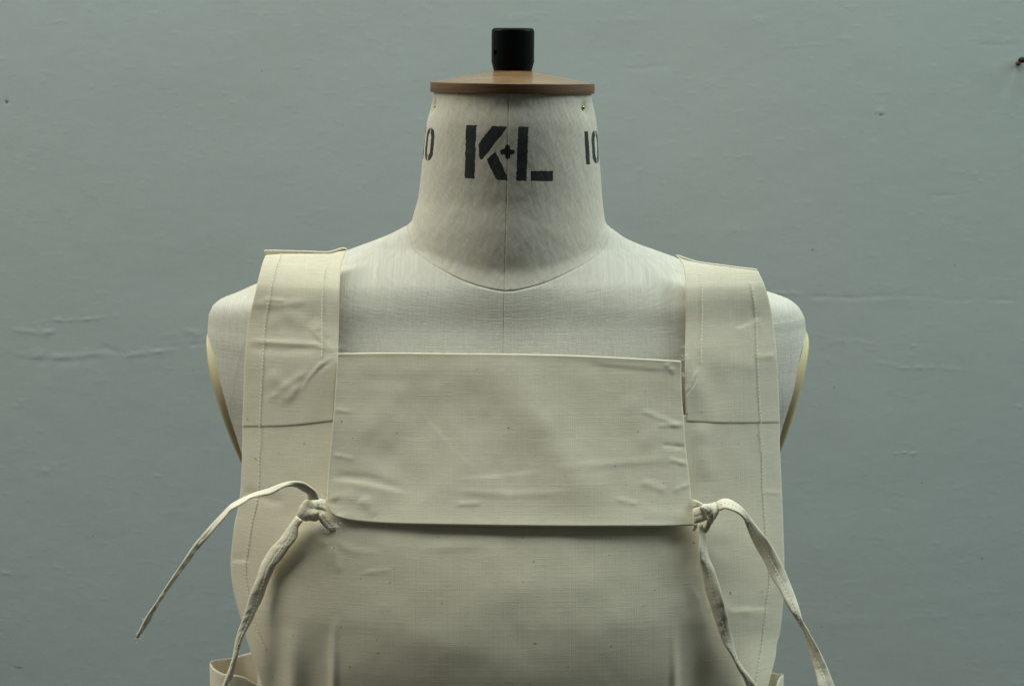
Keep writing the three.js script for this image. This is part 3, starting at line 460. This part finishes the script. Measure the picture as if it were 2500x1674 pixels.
const flapOut = (u, v) => 0.0016 + 0.0020 * smooth(0.05, 0.9, u) * v + 0.0012 * Math.exp(-u * 0.225 / 0.007);
const fT = [[824, 862], [950, 860.5], [1100, 862], [1237, 863], [1400, 867], [1550, 874], [1663, 880.5]], fB = [[797, 1222], [801, 1240], [815, 1258], [842, 1268], [880, 1274], [950, 1279], [1100, 1282.5], [1237, 1284.5], [1400, 1286], [1550, 1286], [1640, 1285], [1693, 1283]];
const fL = [[824, 862], [818, 960], [812, 1040], [803, 1140], [797, 1222]], fR = [[1663, 880.5], [1664.5, 960], [1669, 1020], [1674, 1090], [1681, 1150], [1688, 1220], [1693, 1283]];
const flapF = coons(fT, fB, fL, fR);
const zFlapAt = (u, v, x, y, px, py) => zGarment(x, y) + flapOut(u, v) + fCre(px, py) * 0.55 + rumple(px, py, 341) * 1.2 + 0.0009 * Math.exp(-v * 0.107 / 0.003) + 0.0004 * Math.exp(-((1 - v) * 0.107 / 0.004));
mesh('bib_flap', shell((u, v) => { const [px, py] = flapF(u, v); return on(px, py, (x, y) => zFlapAt(u, v, x, y, px, py)); }, spaced(0.225, 0.0010), spaced(0.107, 0.0010), 0.225, 0.107, 0.0017, abase, 0.0010), calico, apron, 'rectangular folded bib flap hanging between the straps');
stitches('stitching', stL.slice(0, 7), zStrapL, apron, abase, threadMat); stitches('stitching', [[634, 1100], ...stL.slice(7, 14)], (x, y, px, py) => (py < 1034 ? zStrapL(x, y, px, py) : zPanel(x, y, px, py)), apron, abase, threadMat, 0.0022, 0.0019, 0.00030, 0.00098);
stitches('stitching', stR.slice(0, 5), zStrapR, apron, abase, threadMat); stitches('stitching', stR.slice(4, 13), (x, y, px, py) => (py < 1034 ? zStrapR(x, y, px, py) : zPanel(x, y, px, py)), apron, abase, threadMat, 0.0022, 0.0019, 0.00030, 0.00098);
stitches('stitching', stLi, zStrapL, apron, abase, threadMat); stitches('stitching', stRi, zStrapR, apron, abase, threadMat, 0.0022, 0.0018, 0.00026);

// ───────────────────────── tie tapes and knots ─────────────────────────
const zRest = (px, py) => { const q = clamp(px, 640, 1840), p = on(q, py, (x, y) => zPanel(x, y, q, py)); return p.z; };
// a tape between two photographed edges: points [x, y, stand-off from the panel in mm]
function tape(Lp, Rp, { t = 0.0013, bulge = 0, steps = 90, fold = 0.0002, cut = 1, seam = 0.0003 } = {}) {
  const prep = (pts) => curve(pts.map(([x, y, o]) => [x, y, (zRest(x, Math.min(y, 1680)) + o / 1000) * 1000])), L = prep(Lp), R = prep(Rp);
  const F = (u, v) => { const a = L(v), b = R(v), A = at(a.x, a.y, a.z / 1000), B = at(b.x, b.y, b.z / 1000), p = A.lerp(B, u), c = 2 * u - 1; p.z += bulge * (1 - c * c) + 0.00025 * vnoise(v * 40, u * 3, 91) + seam * Math.exp(-(((u - 0.5) / 0.42) ** 8)) - seam * 0.9 * Math.exp(-(((u - 0.52) / 0.07) ** 2)); return p; };
  const us = [0, 0.05, 0.12, 0.22, 0.34, 0.42, 0.48, 0.52, 0.56, 0.66, 0.78, 0.88, 0.95, 1], vs = []; for (let i = 0; i <= steps; i++) vs.push(i / steps);
  return shell(F, us, vs, 0.008, cut, t, abase, 0.0009, (u, v) => [u * 0.008 + 0.1, v * 0.13 * (Lp.length % 2 ? 1.1 : 1)]);
}
function tapeStitch(Lp, Rp, u = 0.6, bulge = 0, t = 0.0013) {
  const prep = (pts) => curve(pts.map(([x, y, o]) => [x, y, (zRest(x, Math.min(y, 1680)) + o / 1000) * 1000])), L = prep(Lp), R = prep(Rp), w = [];
  for (let i = 0; i <= 80; i++) { const v = 0.01 + 0.98 * i / 80, a = L(v), b = R(v), A = at(a.x, a.y, a.z / 1000), B = at(b.x, b.y, b.z / 1000), p = A.clone().lerp(B, u), c = 2 * u - 1; p.z += bulge * (1 - c * c); const along = at(L(Math.min(1, v + 0.01)).x, L(Math.min(1, v + 0.01)).y, a.z / 1000).sub(A), n = B.sub(A).cross(along).normalize(); if (n.z < 0) n.negate(); w.push(p.addScaledVector(n, t / 2 + 0.0005).sub(abase)); }
  const m = mesh('stitching', stitchLine(w, 0.0023, 0.0016, 0.0002), threadMat, apron); m.userData.kind = 'stuff';
}
const q4 = (pts, o) => pts.map(([x, y], i) => [300 + x / 2.731, 1100 + y / 2.731, typeof o === 'function' ? o(i / (pts.length - 1)) : o]);
const q5 = (pts, o) => pts.map(([x, y], i) => [1560 + x / 2.731, 1100 + y / 2.731, typeof o === 'function' ? o(i / (pts.length - 1)) : o]);
const kL = (pts, o) => pts.map(([x, y, dz]) => [660 + x / 8.71, 1140 + y / 8.71, o + (dz ?? 0)]), kR = (pts, o) => pts.map(([x, y, dz]) => [1660 + x / 8.71, 1200 + y / 8.71, o + (dz ?? 0)]);
const tieParts = [];
function tieTape(name, geo, label) { const m = mesh(name, geo, calico, apron, label); tieParts.push(m); return m; }
{ // left, upper tape: arches out of the knot and sticks out past the apron's edge
  const up = q4([[1308, 325], [1295, 275], [1255, 240], [1207, 210], [1120, 205], [1040, 225], [970, 255], [880, 280], [800, 315], [720, 360], [660, 420], [600, 482], [540, 550], [480, 620], [430, 695], [370, 785], [300, 890], [220, 1015], [165, 1090], [128, 1160], [90, 1246]], (t) => lerp(15, 34, smooth(0, 0.6, t)) + 6 * Math.sin(t * 3.1));
  const dn = q4([[1235, 330], [1228, 285], [1190, 262], [1152, 240], [1100, 236], [1055, 250], [985, 292], [905, 307], [850, 322], [785, 362], [722, 398], [690, 438], [620, 520], [560, 592], [500, 660], [440, 742], [385, 815], [305, 925], [228, 1045], [186, 1130], [98, 1250]], (t) => lerp(11, 34, smooth(0, 0.55, t)) + 6 * Math.sin(t * 3.1) + 4 * Math.sin(Math.PI * clamp(t * 1.4, 0, 1)));
  tieTape('tie_tape', tape(dn, up, { steps: 150, bulge: 0.0004 }), 'thin tape arching out of the left knot and sticking out past the apron');
  // left, lower tape: hangs down, with a twist half way
  const l = q4([[1158, 432], [1100, 512], [1040, 592], [985, 650], [940, 720], [916, 768], [890, 850], [850, 950], [825, 1030], [800, 1115], [768, 1200], [745, 1300], [732, 1385], [700, 1480], [664, 1572], [640, 1640]], (t) => 5.5 - 1.2 * Math.sin(t * 9));
  const r = q4([[1208, 462], [1172, 510], [1166, 570], [1110, 650], [1060, 722], [1018, 770], [1000, 812], [962, 900], [935, 980], [890, 1068], [868, 1122], [825, 1192], [790, 1270], [766, 1360], [748, 1440], [732, 1510]], (t) => 4.5 + 0.8 * smooth(0, 0.4, t) + 1.6 * Math.sin(t * 9 + 0.6));
  tapeStitch(l, r, 0.62, 0.0012); tieTape('tie_tape', tape(l, r, { steps: 130, bulge: 0.0012 }), 'tape hanging down from the left knot in front of the apron\'s edge');
  // right tapes
  const ru = q5([[512, 342], [548, 324], [590, 320], [640, 344], [690, 380], [745, 450], [800, 520], [860, 592], [920, 690], [970, 790], [1010, 890], [1045, 980], [1070, 1060], [1087, 1120], [1130, 1200], [1198, 1320], [1250, 1430], [1290, 1530], [1330, 1640]], (t) => 11 + 10 * Math.sin(Math.min(1, t * 2.2) * 1.6) - 3 * Math.sin(t * 14));
  const rd = q5([[540, 402], [572, 388], [612, 398], [655, 416], [698, 458], [735, 550], [780, 650], [830, 732], [880, 842], [930, 922], [970, 1002], [1010, 1072], [1060, 1142], [1088, 1195], [1120, 1290], [1150, 1390], [1180, 1490], [1196, 1570], [1215, 1640]], (t) => 15 + 6 * Math.sin(Math.min(1, t * 2.2) * 1.6) + 3 * Math.sin(t * 14));
  tapeStitch(rd, ru, 0.45, 0.0006); tieTape('tie_tape', tape(rd, ru, { steps: 150, bulge: 0.0006 }), 'tape arching out of the right knot and hanging past the apron\'s right edge');
  const rl = q5([[393, 485], [405, 555], [398, 640], [402, 720], [420, 800], [440, 920], [480, 1050], [520, 1170], [562, 1282], [620, 1370], [660, 1450], [705, 1530], [730, 1640]], (t) => 6 + 3 * Math.sin(t * 10));
  const rr = q5([[420, 490], [440, 570], [450, 625], [462, 700], [502, 790], [532, 880], [560, 980], [586, 1080], [606, 1180], [632, 1282], [656, 1390], [740, 1505], [820, 1600]], (t) => 7 - 3 * Math.sin(t * 10) + 3 * t);
  tapeStitch(rl, rr, 0.5, 0.0012); tieTape('tie_tape', tape(rl, rr, { steps: 130, bulge: 0.0012 }), 'tape hanging down from the right knot in front of the apron');
  // left knot: tape stub from the flap, a wrap round it, the underside
  const K = 7, g = new THREE.Group(); g.name = 'knot'; g.userData.label = 'knot of calico tape at the flap\'s lower left corner'; apron.add(g);
  const kn = (geo, name = 'wrap') => mesh(name, geo, calico, g);
  kn(tape(kL([[1175, 690, 0], [1060, 670, 2], [930, 730, 3], [820, 800, 2]], K), kL([[1190, 950, 0], [1110, 915, 3], [1010, 905, 3.5], [900, 900, 2]], K), { steps: 24, t: 0.0011, bulge: 0.00135 }));
  kn(tape(kL([[600, 880, 2], [650, 800, 3.5], [720, 712, 3.5], [830, 690, 2], [960, 640, -1]], K + 1), kL([[730, 1000, 4], [840, 930, 5.5], [950, 870, 5], [1010, 800, 3], [1055, 655, -1]], K + 1), { steps: 26, t: 0.0011, bulge: 0.00090 }));
  kn(tape(kL([[715, 714, 3], [640, 840, 4], [595, 930, 4], [550, 1012, 2]], K + 1.5), kL([[1045, 935, 3], [960, 1000, 6], [860, 1070, 6], [700, 1128, 2]], K + 1.5), { steps: 26, t: 0.0011, bulge: 0.00126 }));
  kn(tape(kL([[700, 1120, -1], [820, 1060, -0.5], [940, 1000, 0], [1040, 930, 0]], K), kL([[730, 1140, -4], [850, 1130, -4], [960, 1150, -4], [1060, 1090, -4]], K), { steps: 20, t: 0.0011, bulge: 0.00068 }));
  kn(tape(kL([[1010, 1060, -2], [1050, 1160, -4], [1120, 1240, -5], [1200, 1330, -6]], K), kL([[1120, 940, -4], [1250, 1080, -6], [1370, 1180, -7], [1490, 1290, -7]], K), { steps: 22, t: 0.0011, bulge: 0.00045 }), 'tape_end');
  // right knot
  const h = new THREE.Group(); h.name = 'knot'; h.userData.label = 'knot of calico tape at the flap\'s lower right corner'; apron.add(h);
  const km = (geo, name = 'wrap') => mesh(name, geo, calico, h), B = 8;
  km(tape(kR([[275, 370, 1], [360, 335, 2.5], [430, 318, 3], [520, 330, 1]], B), kR([[300, 690, 1], [390, 665, 2.5], [480, 640, 3], [600, 590, 0]], B), { steps: 22, t: 0.0011, bulge: 0.00090 }));
  km(tape(kR([[250, 170, -3], [330, 175, 0], [420, 220, 1], [520, 290, 1]], B - 1), kR([[265, 350, -3], [330, 330, 0], [390, 320, 1], [460, 330, 1]], B - 1), { steps: 18, t: 0.0011, bulge: 0.00045 }));
  km(tape(kR([[410, 318, 4], [480, 380, 5], [560, 470, 5], [610, 560, 4], [660, 700, 1]], B), kR([[500, 265, 2], [640, 280, 6], [720, 370, 7], [720, 520, 6], [690, 650, 2]], B), { steps: 28, t: 0.0011, bulge: 0.00090 }));
  km(tape(kR([[500, 262, 3], [560, 340, 5], [630, 440, 6], [650, 560, 4]], B), kR([[745, 215, 1], [850, 300, 3], [830, 420, 4], [720, 610, 3]], B), { steps: 28, t: 0.0011, bulge: 0.00135 }));
  km(tape(kR([[590, 560, 1], [560, 650, 0], [520, 740, -1], [490, 850, -2]], B), kR([[700, 600, 1], [660, 700, 0], [610, 800, -1], [550, 885, -2]], B), { steps: 20, t: 0.0011, bulge: 0.00045 }));
  km(tape(kR([[290, 690, -3], [300, 750, -5], [280, 830, -6]], B), kR([[380, 670, -3], [350, 760, -5], [300, 835, -6]], B), { steps: 14, t: 0.0011, bulge: 0.00023 }), 'tape_end');
}
// loose thread ends where the cloth was clipped and left raw
{
  const r = rng(77), gs = [], gq = [];
  const strand = (px, py, o, n, spread, len) => { for (let k = 0; k < n; k++) { const a0 = (r() - 0.5) * spread, pts = []; let x = px + (r() - 0.5) * 8, y = py + (r() - 0.5) * 8, a = r() * 6.28; for (let i = 0; i < 5; i++) { const z = zRest(x, y) + o / 1000 + 0.0012 * r(); pts.push(at(x, y, z).sub(abase)); a += (r() - 0.5) * 1.6 + a0; x += Math.cos(a) * len / 4; y += Math.sin(a) * len / 4; } gs.push(new THREE.TubeGeometry(new THREE.CatmullRomCurve3(pts), 10, 0.00008, 5)); } };
  strand(1674, 878, 6, 9, 1, 16); strand(1672, 868, 6, 5, 1, 14); strand(1671, 846, 5, 4, 1, 14); strand(1672, 915, 6, 5, 1, 12); strand(1674, 940, 6, 3, 1, 12); strand(829, 848, 5, 6, 1, 12); strand(822, 866, 8, 4, 1, 10); strand(790, 1215, 18, 7, 1, 12); strand(822, 1288, 10, 9, 1, 18); strand(798, 1293, 8, 5, 1, 14); strand(338, 1552, 33, 8, 1, 14); strand(352, 1518, 33, 4, 1, 10); strand(1787, 790, 10, 1, 0.2, 4); strand(803, 894, 5, 3, 0.4, 14);
  for (const pts of [[[1676, 968], [1684, 955], [1694, 944], [1700, 930], [1704, 918]], [[806, 893], [812, 889], [820, 884]]]) gq.push(new THREE.TubeGeometry(new THREE.CatmullRomCurve3(pts.map(([x, y]) => at(x, y, zRest(x, y) + 0.004).sub(abase))), 12, 0.00014, 5));
  const m = mesh('loose_thread', mergeGeometries([...gs, ...gq]), threadMat, apron); m.userData.kind = 'stuff';
}
// side pocket mouths, low at both edges
function pocket(front, back, label) {
  const f = curve(front), b = curve(back), g = new THREE.Group(); g.name = 'side_pocket'; g.userData.label = label; apron.add(g);
  const wallOf = (c, drop, lean, seed) => shell((u, v) => { const p = c(u), q = at(p.x, p.y, p.z); q.y -= v * drop; q.z += lean * v + 0.0012 * vnoise(u * 6, v * 3, seed) * Math.min(1, v * 4); return q; }, spaced(0.05, 0.0014), spaced(drop, 0.002), 0.05, drop, 0.0012, abase);
  mesh('pocket_front', wallOf(f, 0.13, 0.004, 101), calico, g); mesh('pocket_back', wallOf(b, 0.135, 0, 103), calico, g);
}
pocket([[513, 1617, 0.022], [514.5, 1620, 0.034], [522.6, 1631, 0.050], [541, 1642, 0.062], [555, 1646, 0.066], [571.7, 1646.5, 0.068], [583.5, 1648, 0.069], [598, 1652.6, 0.070], [618, 1665, 0.071], [640, 1678, 0.071], [665, 1690, 0.071]], [[512.5, 1617, 0.020], [515, 1613, 0.008], [534, 1609, 0.000], [568, 1604.5, -0.006], [590, 1598.5, -0.006], [612, 1592.5, -0.004], [640, 1586, 0.000], [668, 1582, 0.006]], 'open side pocket sticking out beside the apron\'s left edge');
pocket([[1850, 1700, 0.07], [1880, 1690, 0.07], [1895.5, 1674, 0.066], [1900, 1660, 0.058], [1906, 1651, 0.046], [1912, 1646.5, 0.03]], [[1850, 1634, 0.0], [1870, 1637, 0.0], [1884, 1640.5, 0.002], [1900, 1644, 0.006], [1909, 1643.5, 0.016], [1912.5, 1646, 0.028]], 'open side pocket edge beside the apron\'s right edge');

scene.traverse((o) => { if (o.isMesh) { o.castShadow = true; o.receiveShadow = true; } });
renderer.render(scene, camera);
